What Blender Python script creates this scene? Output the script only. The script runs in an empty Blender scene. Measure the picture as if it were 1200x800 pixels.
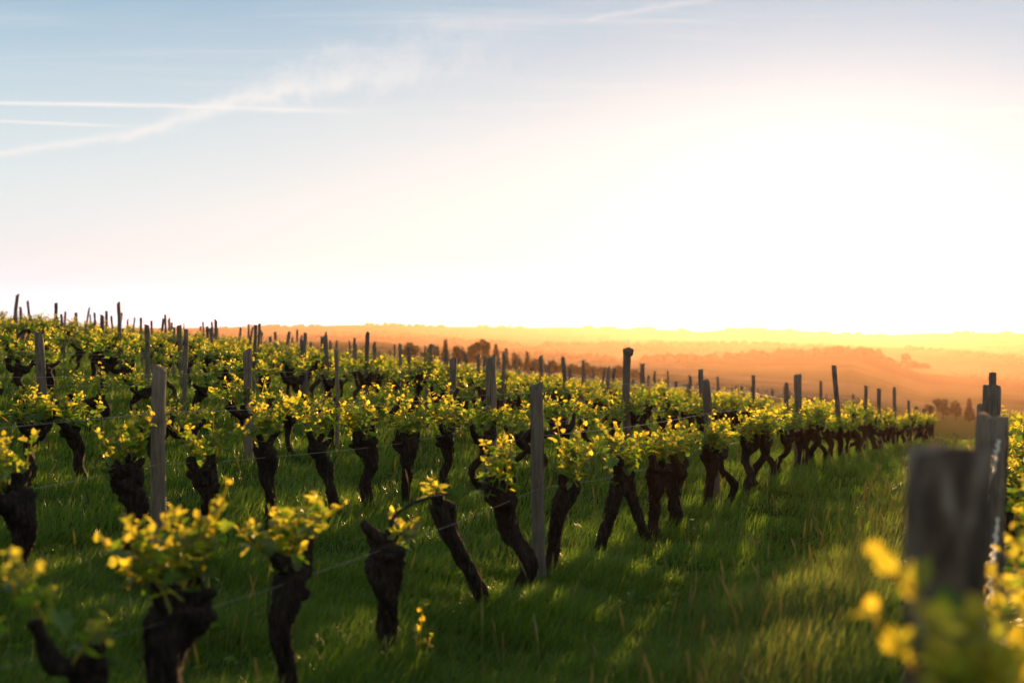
import bpy, math, random
import numpy as np
from math import radians as R, sin, cos, tan, atan2, sqrt, pi

# ------------------------------------------------------------------ camera, sky, sun, exposure
sc = bpy.context.scene
COL = sc.collection
F = 50.0 / 36.0 * 1200.0          # focal length in photo pixels
HZ = 393.0                        # photo row of the true horizon
CAMZ = 1.7
cam = bpy.data.cameras.new('camera'); camo = bpy.data.objects.new('camera', cam); COL.objects.link(camo)
camo.location = (0, 0, CAMZ); camo.rotation_euler = (R(90) - math.atan((400 - HZ) / F), 0, 0)
cam.lens = 50; cam.sensor_width = 36; cam.clip_start = 0.05; cam.clip_end = 30000
cam.dof.use_dof = True; cam.dof.focus_distance = 13.5; cam.dof.aperture_fstop = 1.9
sc.camera = camo

SUN_AZ, SUN_EL = R(12.35), R(2.25)
EXPOSURE = 1.35
SKY_STRENGTH = 0.1
sc.view_settings.view_transform = 'Standard'; sc.view_settings.look = 'None'
sc.view_settings.exposure = EXPOSURE; sc.view_settings.gamma = 1.0; sc.view_settings.use_curve_mapping = False

world = bpy.data.worlds.new('World'); sc.world = world; world.use_nodes = True
wt = world.node_tree; wn = wt.nodes; wl = wt.links


class G:
    """tiny helper for writing node maths"""
    def __init__(s, t): s.t = t
    def sock(s, n, k, v):
        if v is None: return
        if isinstance(v, bpy.types.NodeSocket): s.t.links.new(v, n.inputs[k])
        else: n.inputs[k].default_value = v
    def m(s, op, a, b=None, c=None, clamp=False):
        n = s.t.nodes.new('ShaderNodeMath'); n.operation = op; n.use_clamp = clamp
        s.sock(n, 0, a); s.sock(n, 1, b); s.sock(n, 2, c); return n.outputs[0]
    def v(s, op, a, b=None, scale=None):
        n = s.t.nodes.new('ShaderNodeVectorMath'); n.operation = op
        s.sock(n, 0, a); s.sock(n, 1, b)
        if scale is not None: s.sock(n, 3, scale)
        return n.outputs['Value'] if op in ('DOT_PRODUCT', 'LENGTH', 'DISTANCE') else n.outputs[0]
    def ss(s, x, a, b):
        n = s.t.nodes.new('ShaderNodeMapRange'); n.interpolation_type = 'SMOOTHSTEP'
        s.sock(n, 0, x); n.inputs[1].default_value = a; n.inputs[2].default_value = b; return n.outputs[0]
    def ramp(s, x, stops):
        n = s.t.nodes.new('ShaderNodeValToRGB'); s.sock(n, 0, x); e = n.color_ramp.elements
        while len(e) < len(stops): e.new(0.5)
        for q, (p, c) in zip(e, stops): q.position = p; q.color = (*c, 1)
        return n.outputs[0]
    def mix(s, f, a, b, mode='MIX'):
        n = s.t.nodes.new('ShaderNodeMix'); n.data_type = 'RGBA'; n.blend_type = mode; n.clamp_factor = True
        s.sock(n, 0, f)
        for k, v in ((6, a), (7, b)):
            s.sock(n, k, (*v, 1) if isinstance(v, tuple) and len(v) == 3 else v)
        return n.outputs[2]
    def noise(s, vec, scale, detail=3, rough=.55, dist=0, out=0):
        n = s.t.nodes.new('ShaderNodeTexNoise'); s.sock(n, 'Vector', vec)
        n.inputs['Scale'].default_value = scale; n.inputs['Detail'].default_value = detail
        n.inputs['Roughness'].default_value = rough; n.inputs['Distortion'].default_value = dist
        return n.outputs[out]
    def xyz(s, vec):
        n = s.t.nodes.new('ShaderNodeSeparateXYZ'); s.sock(n, 0, vec); return n.outputs
    def comb(s, x, y, z):
        n = s.t.nodes.new('ShaderNodeCombineXYZ'); s.sock(n, 0, x); s.sock(n, 1, y); s.sock(n, 2, z); return n.outputs[0]
    def attr(s, name):
        n = s.t.nodes.new('ShaderNodeAttribute'); n.attribute_name = name; return n.outputs['Fac']


g = G(wt)


def pxdir(px, py):
    d = np.array([(px - 600) / F, 1.0, (HZ - py) / F]); return d / np.linalg.norm(d)


def build_sky():
    tc = wn.new('ShaderNodeTexCoord').outputs['Generated']
    sky = wn.new('ShaderNodeTexSky'); sky.sky_type = 'NISHITA'; sky.sun_disc = False
    sky.sun_elevation = SUN_EL; sky.sun_rotation = SUN_AZ; sky.dust_density = 1.0; sky.air_density = 1.0; sky.ozone_density = 1.0
    d = g.v('NORMALIZE', tc)
    z = g.xyz(d)[2]
    el = g.m('MULTIPLY', g.m('ARCSINE', z), 1 / R(90), clamp=True)         # 0..1 over 90 degrees
    base = g.ramp(el, [(0.0, (1.5, 2.1, 2.7)), (.5 / 90, (1.35, 1.85, 2.4)), (1.0 / 90, (1.10, 1.36, 1.60)), (2.0 / 90, (.96, 1.09, 1.22)), (3.2 / 90, (.92, 1.0, 1.06)), (5.5 / 90, (.83, .95, 1.0)),
                       (8.2 / 90, (.70, .86, .94)), (13.4 / 90, (.33, .56, .75)), (30 / 90, (.44, .52, .58)), (1.0, (.36, .40, .44))])
    sd = (sin(SUN_AZ) * cos(R(.7)), cos(SUN_AZ) * cos(R(.7)), sin(R(.7)))
    ang = g.m('ARCCOSINE', g.m('MINIMUM', g.v('DOT_PRODUCT', d, sd), 0.999999))
    lobes = None
    for deg, col in ((1.1, (9.0, 8.2, 6.4)), (3.0, (1.2, 1.08, .92)), (8.0, (.12, .17, .19))):
        e = g.m('EXPONENT', g.m('MULTIPLY', ang, -1 / R(deg)))
        c = g.mix(1.0, (0, 0, 0), (0, 0, 0))
        c = g.v('SCALE', col, scale=e)
        lobes = c if lobes is None else g.v('ADD', lobes, c)
    back = g.ss(ang, R(30), R(110))                                         # darker away from the sun
    base = g.mix(back, base, g.mix(1.0, base, (1.0, .93, .84), 'MULTIPLY'))
    tot = g.v('ADD', base, lobes)
    # high cloud: thin streaks laid on a plane far overhead, and old contrails
    xyz = g.xyz(d)
    zz = g.m('ADD', g.m('MAXIMUM', z, 0.0), .06)
    pl = g.comb(g.m('DIVIDE', xyz[0], zz), g.m('DIVIDE', xyz[1], zz), 0.0)
    mp = wn.new('ShaderNodeMapping'); mp.inputs['Rotation'].default_value = (0, 0, R(28)); mp.inputs['Scale'].default_value = (.35, 1.7, 1)
    wl.new(pl, mp.inputs[0])
    nz = g.noise(mp.outputs[0], 1.6, 7, .62, .7)
    thin = g.m('MULTIPLY', g.ss(nz, .47, .80), g.ss(z, .07, .20))
    tot = g.mix(g.m('MULTIPLY', thin, .38), tot, (.95, .96, .96))
    warp = g.noise(d, 60, 7, .66)
    brk = g.noise(d, 34, 7, .68)
    for (a, b, w0, w1, amp, wa) in (((-60, 120), (260, 125), .0010, .0015, 1.0, .4), ((180, 124), (450, 132), .0011, .0022, .6, .8),
                                ((-60, 140), (170, 149), .0008, .0011, .8, .4), ((-60, 190), (190, 152), .0018, .0034, .62, 1.0),
                                ((130, 166), (330, 104), .0028, .0056, .62, 1.1), ((200, 132), (500, 78), .0030, .0080, .50, 1.3),
                                ((280, 110), (640, 40), .010, .022, .30, 1.6),
                                ((1010, 138), (1260, 151), .0014, .0030, 1.0, .6), ((1110, 135), (1260, 124), .002, .004, .45, 1.), ((1150, 128), (1270, 132), .0012, .002, .45, 1.),
                                ((740, 154), (950, 136), .0016, .003, .4, 1.), ((680, 25), (870, -8), .0016, .0030, .28, 1.2)):
        A, B = pxdir(*a), pxdir(*b)
        nrm = np.cross(A, B); L = np.linalg.norm(nrm); nrm /= L
        tan_ = np.cross(nrm, A)
        along = g.m('DIVIDE', g.v('DOT_PRODUCT', d, tuple(tan_)), float(np.dot(B, tan_)))
        off = g.m('ADD', g.v('DOT_PRODUCT', d, tuple(nrm)), g.m('MULTIPLY', g.m('SUBTRACT', warp, .5), w1 * 1.8 * wa))
        wid = g.m('ADD', w0, g.m('MULTIPLY', along, w1 - w0))
        prof = g.m('EXPONENT', g.m('MULTIPLY', g.m('POWER', g.m('DIVIDE', off, wid), 2.0), -1.0))
        ends = g.m('MULTIPLY', g.ss(along, -.05, .12), g.ss(along, 1.1, .55))
        f = g.m('MULTIPLY', g.m('MULTIPLY', prof, ends), g.m('MULTIPLY', g.m('ADD', g.m('MULTIPLY', g.m('SUBTRACT', brk, .5), 2.2 * wa), 1.0, clamp=True), amp))
        f = g.m('MULTIPLY', f, g.ss(g.xyz(d)[1], 0.0, .2))
        tot = g.mix(f, tot, (1.02, 1.02, 1.02))
    gain = 10 / (2 ** EXPOSURE)
    own = g.v('SCALE', tot, scale=gain)
    ns = g.v('SCALE', sky.outputs[0], scale=.05)
    fin = g.v('ADD', g.v('SCALE', own, scale=.86), ns)
    wl.new(fin, wn['Background'].inputs[0]); wn['Background'].inputs[1].default_value = SKY_STRENGTH


build_sky()

sl = bpy.data.lights.new('sun', 'SUN'); so = bpy.data.objects.new('sun', sl); COL.objects.link(so)
sl.energy = 5.0; sl.angle = R(0.6); sl.color = (1.0, .575, .23)
so.rotation_euler = (R(90) - SUN_EL, 0, pi - SUN_AZ)
so.location = (20, 90, 30)

cy = sc.cycles
cy.use_denoising = True
try: cy.denoiser = 'OPENIMAGEDENOISE'
except Exception: pass
cy.max_bounces = 8; cy.diffuse_bounces = 3; cy.glossy_bounces = 2; cy.transmission_bounces = 6; cy.volume_bounces = 0
cy.transparent_max_bounces = 8
cy.sample_clamp_indirect = 6.0

# ------------------------------------------------------------------ layout of the land
rnd = random.Random(7)
NR = np.random.default_rng(11)
ROWANG = math.atan(.357)
U = np.array([sin(ROWANG), cos(ROWANG)]); NV = np.array([-cos(ROWANG), sin(ROWANG)])
O0 = np.array([.17, 9.0])
ROW_S = {-1: -2.76}
for k in range(0, 16): ROW_S[k] = 2.3 * k


def st2xy(s, t): return O0[0] + s * NV[0] + t * U[0], O0[1] + s * NV[1] + t * U[1]


def xy2st(x, y):
    dx, dy = x - O0[0], y - O0[1]
    return dx * NV[0] + dy * NV[1], dx * U[0] + dy * U[1]


def row_t(row, px):
    """where the sight line through photo column px crosses a row"""
    s = ROW_S[row]; a = (px - 600) / F
    x0, y0 = O0 + s * NV
    return (x0 - a * y0) / (a * U[1] - U[0])


def sst(x, a, b):
    q = np.clip((x - a) / (b - a), 0, 1); return q * q * (3 - 2 * q)


TR = np.array([80, 120, 250, 500, 1000, 1600, 1900, 3000, 4500, 5500, 6500, 9000.])
TP = np.array([-100, 0, 150, 300, 400, 460, 600, 700, 820, 870, 905, 1000, 1080, 1140, 1300.])
_P = np.array([0, 300, 450, 600, 750, 900, 1000, 1080, 1200])
_T = np.array([
    [410, 415, 435, 462, 475, 485, 500, 520, 535],
    [408, 412, 428, 452, 464, 474, 484, 505, 520],
    [404, 407, 418, 438, 450, 462, 472, 490, 500],
    [402, 404, 412, 432, 440, 452, 462, 478, 486],
    [400, 402, 406, 425, 430, 436, 434, 460, 466],
    [398, 400, 402, 418, 422, 417, 412, 440, 452],
    [399, 402, 405, 420, 428, 432, 434, 446, 448],
    [396, 397, 398, 404, 404, 404, 406, 410, 420],
    [391, 391, 391, 396, 398, 400, 402, 408, 411]], float)
_RIDGE_P = np.array([-200, 0, 150, 235, 285, 300, 400, 455, 530, 620, 700, 780, 818, 850, 890, 930, 985, 1040, 1085, 1140, 1200, 1400])
_RIDGE_Y = np.array([386, 385, 384.5, 384, 384.5, 382.5, 381.5, 380.5, 382.5, 383.5, 384, 386, 388.5, 387, 385, 386, 390.5, 391.5, 390.5, 389, 389.5, 389])


def tab_y(px, r):
    px = np.clip(px, -150, 1350)
    cols = [np.interp(px, _P, row) for row in _T]
    ry = np.interp(px, _RIDGE_P, _RIDGE_Y)
    cols += [ry, ry + 3, ry + 12]
    cols = np.stack(cols)
    lr = np.log(np.clip(r, TR[0], TR[-1])); lt = np.log(TR)
    i = np.clip(np.searchsorted(lt, lr) - 1, 0, len(lt) - 2)
    q = (lr - lt[i]) / (lt[i + 1] - lt[i]); q = q * q * (3 - 2 * q)
    idx = np.arange(px.size).reshape(px.shape)
    cf = cols.reshape(len(TR), -1)
    a = cf[i.ravel(), idx.ravel()].reshape(px.shape); b = cf[(i + 1).ravel(), idx.ravel()].reshape(px.shape)
    return a + (b - a) * q


def wob(x, y, f, seed):
    q = np.random.default_rng(seed); o = 0
    for k in range(5):
        a = q.uniform(0, 2 * pi); p = q.uniform(0, 6.28); ff = f * q.uniform(.6, 1.7)
        o = o + np.sin((x * cos(a) + y * sin(a)) * ff + p)
    return o / 5


def ground_z(x, y):
    x = np.asarray(x, float); y = np.asarray(y, float)
    s, t = xy2st(x, y)
    sp = np.clip(s, 0, None)
    sq = sp - sst(sp, 24, 52) * np.clip(sp - 24, 0, None) * .9
    up = (.0859 * sq + .00037 * sq * sq) + .13 * (1 - sst(t, 0, 5)) * (1 - sst(s, 3, 8))
    bank = .26 * (1 - sst(s, -2.6, -1.2)) * (1 - sst(t, -3, 5)) + .02 * np.clip(s, -30, 0)
    tt = t - 10.3
    f = .059 * (np.sqrt(tt * tt + 6.0) + tt) / 2 + .04 * np.clip(t - 45, 0, 60)
    near = -1.75 + up + bank - f + .035 * wob(x, y, .9, 3) + .02 * wob(x, y, 2.6, 4)
    r = np.sqrt(x * x + y * y)
    az = np.arctan2(x, np.maximum(y, 1e-6)); az = np.clip(np.where(y > 0, az, np.sign(x) * 1.5), -.5, .5)
    px = 600 + F * np.tan(az)
    far = -(tab_y(px, r) - HZ) / F * r * np.cos(az)
    far = far + sst(r, 90, 500) * .0012 * r * wob(x, y, 1 / 60, 5) * (r < 1500) * .6
    far = far + sst(r, 700, 1500) * (3.2 * wob(x, y, 1 / 110., 6) + 1.6 * wob(x, y, 1 / 38., 8))
    w = sst(r, 48, 85)
    return CAMZ + near * (1 - w) + far * w


def gz(x, y): return float(ground_z(np.array([x]), np.array([y]))[0])


# ------------------------------------------------------------------ object helpers
def mesh(name, V, faces, mat=None, attrs=None, smooth=True):
    """V: (n,3); faces: one int array (m,k) or a list of them"""
    if isinstance(faces, np.ndarray): faces = [faces]
    me = bpy.data.meshes.new(name)
    V = np.asarray(V, np.float32)
    me.vertices.add(len(V)); me.vertices.foreach_set('co', V.ravel())
    tot = np.concatenate([np.full(len(f), f.shape[1], np.int32) for f in faces])
    li = np.concatenate([f.ravel() for f in faces]).astype(np.int32)
    me.loops.add(len(li)); me.loops.foreach_set('vertex_index', li)
    me.polygons.add(len(tot))
    st = np.concatenate([[0], np.cumsum(tot)[:-1]]).astype(np.int32)
    me.polygons.foreach_set('loop_start', st)
    try: me.polygons.foreach_set('loop_total', tot)
    except Exception: pass
    me.polygons.foreach_set('use_smooth', np.full(len(tot), smooth, bool))
    for k, a in (attrs or {}).items():
        at = me.attributes.new(k, 'FLOAT', 'POINT'); at.data.foreach_set('value', np.asarray(a, np.float32))
    me.update(calc_edges=True)
    if mat: me.materials.append(mat)
    return me


def link(name, me, parent=None, loc=None, rot=None):
    o = bpy.data.objects.new(name, me); COL.objects.link(o)
    if parent: o.parent = parent
    if loc is not None: o.location = loc
    if rot is not None: o.rotation_euler = rot
    return o


def tag(o, label=None, cat=None, group=None, kind=None):
    if label: o['label'] = label
    if cat: o['category'] = cat
    if group: o['group'] = group
    if kind: o['kind'] = kind
    return o


def empty(name, loc, rz=0, sc_=1.0):
    o = bpy.data.objects.new(name, None); COL.objects.link(o); o.empty_display_size = .1
    o.location = loc; o.rotation_euler = (0, 0, rz); o.scale = (sc_,) * 3
    return o


class MB:
    """collects pieces into one mesh"""
    def __init__(s): s.V = []; s.F = {}; s.A = {}; s.n = 0
    def add(s, V, Fs, **at):
        V = np.asarray(V, float)
        for f in (Fs if isinstance(Fs, list) else [Fs]):
            if len(f): s.F.setdefault(f.shape[1], []).append(f + s.n)
        for k, a in at.items(): s.A.setdefault(k, []).append(np.broadcast_to(a, (len(V),)))
        s.V.append(V); s.n += len(V)
    def arrays(s):
        return np.concatenate(s.V), [np.concatenate(v) for v in s.F.values()], {k: np.concatenate(v) for k, v in s.A.items()}
    def mesh(s, name, mat, smooth=True):
        V, Fs, A = s.arrays(); return mesh(name, V, Fs, mat, A, smooth)


def spline(P, n):
    """Catmull-Rom through points, n samples"""
    P = np.asarray(P, float); m = len(P)
    Q = np.vstack([2 * P[0] - P[1], P, 2 * P[-1] - P[-2]])
    u = np.linspace(0, m - 1 - 1e-9, n); i = u.astype(int); f = (u - i)[:, None]
    a, b, c, d = Q[i], Q[i + 1], Q[i + 2], Q[i + 3]
    return .5 * (2 * b + (c - a) * f + (2 * a - 5 * b + 4 * c - d) * f ** 2 + (3 * b - a - 3 * c + d) * f ** 3)


def tube(P, rad, seg=10, lump=0.0, ridge=0.0, seed=0, cap=True):
    """swept tube with lumps and bark ridges; returns V, faces"""
    P = np.asarray(P, float); n = len(P); rad = np.broadcast_to(rad, (n,))
    T = np.gradient(P, axis=0); T /= np.linalg.norm(T, axis=1)[:, None] + 1e-12
    N = np.zeros_like(P); a = np.array([1., 0, 0]) if abs(T[0][0]) < .8 else np.array([0, 1., 0])
    a = a - T[0] * a.dot(T[0]); a /= np.linalg.norm(a)
    for i in range(n):
        a = a - T[i] * a.dot(T[i]); a /= np.linalg.norm(a) + 1e-12; N[i] = a
    B = np.cross(T, N)
    th = np.linspace(0, 2 * pi, seg, endpoint=False)[None, :]
    L = np.concatenate([[0], np.cumsum(np.linalg.norm(np.diff(P, axis=0), axis=1))])[:, None]
    q = np.random.default_rng(seed); k = np.ones((n, seg))
    if lump:
        for j in range(5):
            k = k + lump * .5 * np.sin(q.integers(1, 4) * th + L * q.uniform(6, 38) + q.uniform(0, 6.28)) * q.uniform(.5, 1)
    if ridge:
        for j in range(3):
            k = k + ridge * np.sin(q.integers(3, 7) * th + L * q.uniform(-14, 14) + q.uniform(0, 6.28))
        k = k + ridge * q.uniform(-1, 1, (n, seg))
    k = np.clip(k, .45, 1.8)
    V = (P[:, None, :] + (N[:, None, :] * np.cos(th)[..., None] + B[:, None, :] * np.sin(th)[..., None]) * (rad[:, None] * k)[..., None]).reshape(-1, 3)
    i = np.arange(n - 1)[:, None] * seg; j = np.arange(seg)[None, :]; j2 = (j + 1) % seg
    Fq = np.stack([i + j, i + j2, i + seg + j2, i + seg + j], -1).reshape(-1, 4)
    if not cap: return V, [Fq]
    V = np.vstack([V, P[:1], P[-1:] + T[-1:] * rad[-1] * .35])
    c0, c1 = n * seg, n * seg + 1; j = np.arange(seg); j2 = (j + 1) % seg
    Ft = np.vstack([np.stack([j2, j, np.full(seg, c0)], -1), np.stack([(n - 1) * seg + j, (n - 1) * seg + j2, np.full(seg, c1)], -1)])
    return V, [Fq, Ft]


# ------------------------------------------------------------------ materials
def newmat(name):
    m = bpy.data.materials.new(name); m.use_nodes = True
    t = m.node_tree; return m, G(t), t.nodes['Principled BSDF'], t


def bump(gg, t, p, h, strength, dist):
    b = t.nodes.new('ShaderNodeBump'); b.inputs['Strength'].default_value = strength; b.inputs['Distance'].default_value = dist
    t.links.new(h, b.inputs['Height']); t.links.new(b.outputs[0], p.inputs['Normal'])


def mat_bark():
    m, q, p, t = newmat('vine_bark')
    pos = t.nodes.new('ShaderNodeTexCoord').outputs['Object']
    mp = t.nodes.new('ShaderNodeMapping'); mp.inputs['Scale'].default_value = (1, 1, .22); t.links.new(pos, mp.inputs[0])
    n = q.noise(mp.outputs[0], 60, 5, .65, .6); n2 = q.noise(pos, 9, 3)
    c = q.ramp(n, [(.3, (.012, .009, .0075)), (.52, (.038, .028, .022)), (.75, (.10, .08, .064))])
    c = q.mix(n2, c, q.mix(1.0, c, (.55, .50, .45), 'MULTIPLY'))
    t.links.new(c, p.inputs['Base Color']); p.inputs['Roughness'].default_value = .95; p.inputs['Specular IOR Level'].default_value = .15
    bump(q, t, p, n, 1.0, .02); return m


def mat_wood(name, a, b):
    m, q, p, t = newmat(name)
    pos = t.nodes.new('ShaderNodeTexCoord').outputs['Object']
    oi = t.nodes.new('ShaderNodeObjectInfo').outputs['Random']
    pv = q.v('ADD', pos, q.comb(q.m('MULTIPLY', oi, 37.), q.m('MULTIPLY', oi, 11.), 0.0))
    mp = t.nodes.new('ShaderNodeMapping'); mp.inputs['Scale'].default_value = (1, 1, .045); t.links.new(pv, mp.inputs[0])
    n = q.noise(mp.outputs[0], 75, 6, .7, .5); n2 = q.noise(pv, 5, 4, .6); n3 = q.noise(mp.outputs[0], 22, 2, .5)
    c = q.mix(q.ss(n, .3, .7), a, b)
    c = q.mix(q.m('MULTIPLY', q.ss(n2, .5, .75), .6), c, (.045, .036, .030))
    c = q.mix(q.m('MULTIPLY', q.ss(n3, .63, .70), .8), c, (.02, .016, .013))
    c = q.mix(1.0, c, q.ramp(oi, [(0, (.65, .65, .68)), (1, (1.1, 1.05, 1.0))]), 'MULTIPLY')
    t.links.new(c, p.inputs['Base Color']); p.inputs['Roughness'].default_value = .9; p.inputs['Specular IOR Level'].default_value = .2
    bump(q, t, p, q.m('ADD', n, q.m('MULTIPLY', n3, .6)), .8, .012); return m


def mat_leaf(name, old, young, told, tyoung, tw=.5, spec=.45):
    m, q, p, t = newmat(name)
    age, rv = q.attr('age'), q.attr('rv')
    oi = t.nodes.new('ShaderNodeObjectInfo').outputs['Random']
    var = q.m('ADD', q.m('MULTIPLY', rv, .65), q.m('ADD', .62, q.m('MULTIPLY', oi, .15)))
    c = q.v('SCALE', q.mix(age, old, young), scale=var)
    ct = q.v('SCALE', q.mix(age, told, tyoung), scale=var)
    t.links.new(c, p.inputs['Base Color']); p.inputs['Roughness'].default_value = .42; p.inputs['Specular IOR Level'].default_value = spec
    tr = t.nodes.new('ShaderNodeBsdfTranslucent'); t.links.new(ct, tr.inputs[0])
    mx = t.nodes.new('ShaderNodeMixShader'); mx.inputs[0].default_value = tw
    t.links.new(p.outputs[0], mx.inputs[1]); t.links.new(tr.outputs[0], mx.inputs[2])
    t.links.new(mx.outputs[0], t.nodes['Material Output'].inputs[0]); return m


def mat_plain(name, col, rough=.6, metal=0.0, spec=.5):
    m, q, p, t = newmat(name); p.inputs['Base Color'].default_value = (*col, 1)
    p.inputs['Roughness'].default_value = rough; p.inputs['Metallic'].default_value = metal; p.inputs['Specular IOR Level'].default_value = spec
    return m


BARK = mat_bark()
WOOD = mat_wood('weathered_post_wood', (.115, .092, .070), (.275, .225, .178))
def mat_near_post():
    m, q, p, t = newmat('split_post_wood')
    pos = t.nodes.new('ShaderNodeTexCoord').outputs['Object']
    mp = t.nodes.new('ShaderNodeMapping'); mp.inputs['Scale'].default_value = (1, 1, .35); t.links.new(pos, mp.inputs[0])
    n = q.noise(mp.outputs[0], 17, 3, .5, .5); f = q.noise(mp.outputs[0], 160, 4, .6)
    c = q.ramp(n, [(.36, (.022, .012, .008)), (.47, (.10, .060, .040)), (.56, (.20, .14, .10)), (.66, (.36, .30, .25))])
    c = q.mix(q.m('MULTIPLY', f, .6), c, (.05, .036, .028))
    t.links.new(c, p.inputs['Base Color']); p.inputs['Roughness'].default_value = .9
    bump(q, t, p, f, .8, .01); return m


NEARWOOD = mat_near_post()
LEAF = mat_leaf('vine_leaf', (.055, .095, .030), (.13, .145, .030), (.15, .29, .014), (1.0, .78, .06), .56)
GRASS = mat_leaf('grass_blade', (.060, .122, .006), (.22, .19, .07), (.115, .235, .009), (.42, .36, .10), .40, .22)
STEM = mat_plain('shoot_stem', (.13, .13, .04), .6)
WIRE = mat_plain('galvanised_wire', (.30, .27, .24), .45, .6)
OLDWIRE_GLINT = mat_plain('frayed_wire_glint', (.62, .56, .48), .7, .0, .2)  # pale matt colour doubles as painted glint on the field wires


def mat_ground():
    m, q, p, t = newmat('land')
    geo = t.nodes.new('ShaderNodeNewGeometry').outputs['Position']
    flat = q.v('MULTIPLY', geo, (1., 1., 0.))
    r = q.v('LENGTH', flat)
    n1 = q.noise(flat, .9, 5, .6); n2 = q.noise(flat, 9, 4, .6)
    turf = q.mix(n2, (.014, .030, .008), (.035, .060, .014))
    turf = q.mix(q.m('MULTIPLY', q.ss(n1, .55, .75), .5), turf, (.060, .048, .024))
    # fields and woods of the plain: cells of differing crop
    vo = t.nodes.new('ShaderNodeTexVoronoi'); vo.inputs['Scale'].default_value = .0042
    wv = q.v('ADD', q.v('MULTIPLY', flat, (1., .45, 0.)), q.v('SCALE', q.noise(flat, .004, 3, out=1), scale=120.))
    t.links.new(wv, vo.inputs['Vector'])
    cell = q.xyz(vo.outputs['Color'])
    field = q.ramp(cell[0], [(0, (.06, .085, .025)), (.3, (.075, .10, .03)), (.32, (.17, .14, .07)), (.55, (.10, .085, .05)), (.57, (.22, .16, .11)), (.8, (.055, .08, .025)), (1, (.12, .11, .05))])
    wood = q.noise(flat, .0045, 5, .6)
    field = q.mix(q.m('MULTIPLY', q.ss(wood, .52, .58), .9), field, (.022, .030, .012))
    hill = q.mix(q.noise(flat, .02, 4, .6), (.030, .036, .016), (.055, .060, .026))
    vine = q.mix(q.noise(flat, .06, 4), (.11, .075, .042), (.075, .075, .03))
    c = q.mix(q.ss(r, 62, 85), turf, vine)
    x = q.xyz(geo)[0]
    yv = q.xyz(geo)[1]
    side = q.m('DIVIDE', x, q.m('MAXIMUM', yv, 1.0))
    # green pasture on the near slope to the left of the hedge, meadow on the right
    c = q.mix(q.m('MULTIPLY', q.ss(side, -.05, -.075), q.ss(r, 120, 200)), c, (.075, .105, .03))
    c = q.mix(q.ss(side, .24, .27), c, q.mix(n1, (.055, .075, .020), (.085, .095, .030)))
    c = q.mix(q.ss(r, 300, 480), c, field)
    c = q.mix(q.ss(r, 1050, 1350), c, q.mix(.35, hill, field))
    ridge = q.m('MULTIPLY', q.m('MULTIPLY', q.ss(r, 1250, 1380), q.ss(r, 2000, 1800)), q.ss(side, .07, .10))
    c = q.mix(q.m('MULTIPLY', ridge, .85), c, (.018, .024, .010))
    t.links.new(c, p.inputs['Base Color']); p.inputs['Roughness'].default_value = 1.0; p.inputs['Specular IOR Level'].default_value = .0
    bump(q, t, p, n2, .6, .05); return m


# ------------------------------------------------------------------ the ground, one sheet to beyond the horizon
def build_ground():
    az = np.concatenate([np.linspace(-pi, -.46, 36, endpoint=False), np.linspace(-.46, .46, 820), np.linspace(.46, pi, 37)[1:]])
    rr = np.concatenate([np.geomspace(.4, 60, 120, endpoint=False), np.geomspace(60, 6800, 210)])
    A, Q = np.meshgrid(az, rr)
    X = Q * np.sin(A); Y = Q * np.cos(A); Z = ground_z(X, Y)
    V = np.stack([X, Y, Z], -1).reshape(-1, 3); n, k = A.shape
    i = np.arange(n - 1)[:, None] * k; j = np.arange(k - 1)[None, :]
    Fq = np.stack([i + j, i + k + j, i + k + j + 1, i + j + 1], -1).reshape(-1, 4)
    V = np.vstack([V, [[0, 0, gz(0.01, 0.01)]]]); c = len(V) - 1
    j = np.arange(k - 1); Ft = np.stack([np.full(k - 1, c), j, j + 1], -1)
    o = link('ground', mesh('ground', V, [Fq[:, ::-1], Ft[:, ::-1]], mat_ground()))
    tag(o, 'rolling land from the grassy vineyard slope out to the hazy hills', 'ground', kind='structure')


build_ground()

# ------------------------------------------------------------------ leaves, shoots
_half = np.array([(0, 0), (.17, -.13), (.42, -.07), (.52, .17), (.41, .31), (.54, .54), (.31, .60), (.22, .76), (0, 1.0)])
TPL0 = np.vstack([_half, _half[1:-1][::-1] * [-1, 1], [[0, .36]]])
_h1 = np.array([(0, 0), (.40, -.08), (.53, .40), (.26, .66), (0, 1.0)])
TPL1 = np.vstack([_h1, _h1[1:-1][::-1] * [-1, 1], [[0, .36]]])


def fan(tpl):
    n = len(tpl) - 1; j = np.arange(n); return np.stack([j, (j + 1) % n, np.full(n, n)], -1)


def leaves(pos, tip, up, size, age, rv, lod=0, rng=NR):
    """arrays for n leaves; tip, up: (n,3) directions"""
    tpl = (TPL0, TPL1)[lod]; n, k = len(pos), len(tpl)
    tip = tip / (np.linalg.norm(tip, axis=1)[:, None] + 1e-9)
    xx = np.cross(tip, up); xx /= np.linalg.norm(xx, axis=1)[:, None] + 1e-9
    zz = np.cross(xx, tip)
    fold = rng.uniform(-.1, .55, n)[:, None]; curl = rng.uniform(-.1, .45, n)[:, None]; tw = rng.uniform(-.2, .2, n)[:, None]
    lx = tpl[None, :, 0] * rng.uniform(.85, 1.1, n)[:, None]; ly = np.broadcast_to(tpl[None, :, 1], (n, k))
    lz = np.abs(lx) * fold - curl * ly ** 2 * .6 + tw * lx * ly + rng.normal(0, .035, (n, k))
    V = pos[:, None] + size[:, None, None] * (lx[..., None] * xx[:, None] + ly[..., None] * tip[:, None] + lz[..., None] * zz[:, None])
    f = fan(tpl); Fs = (f[None] + (np.arange(n) * k)[:, None, None]).reshape(-1, 3)
    return V.reshape(-1, 3), Fs, np.repeat(age, k), np.repeat(rv, k)


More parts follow.
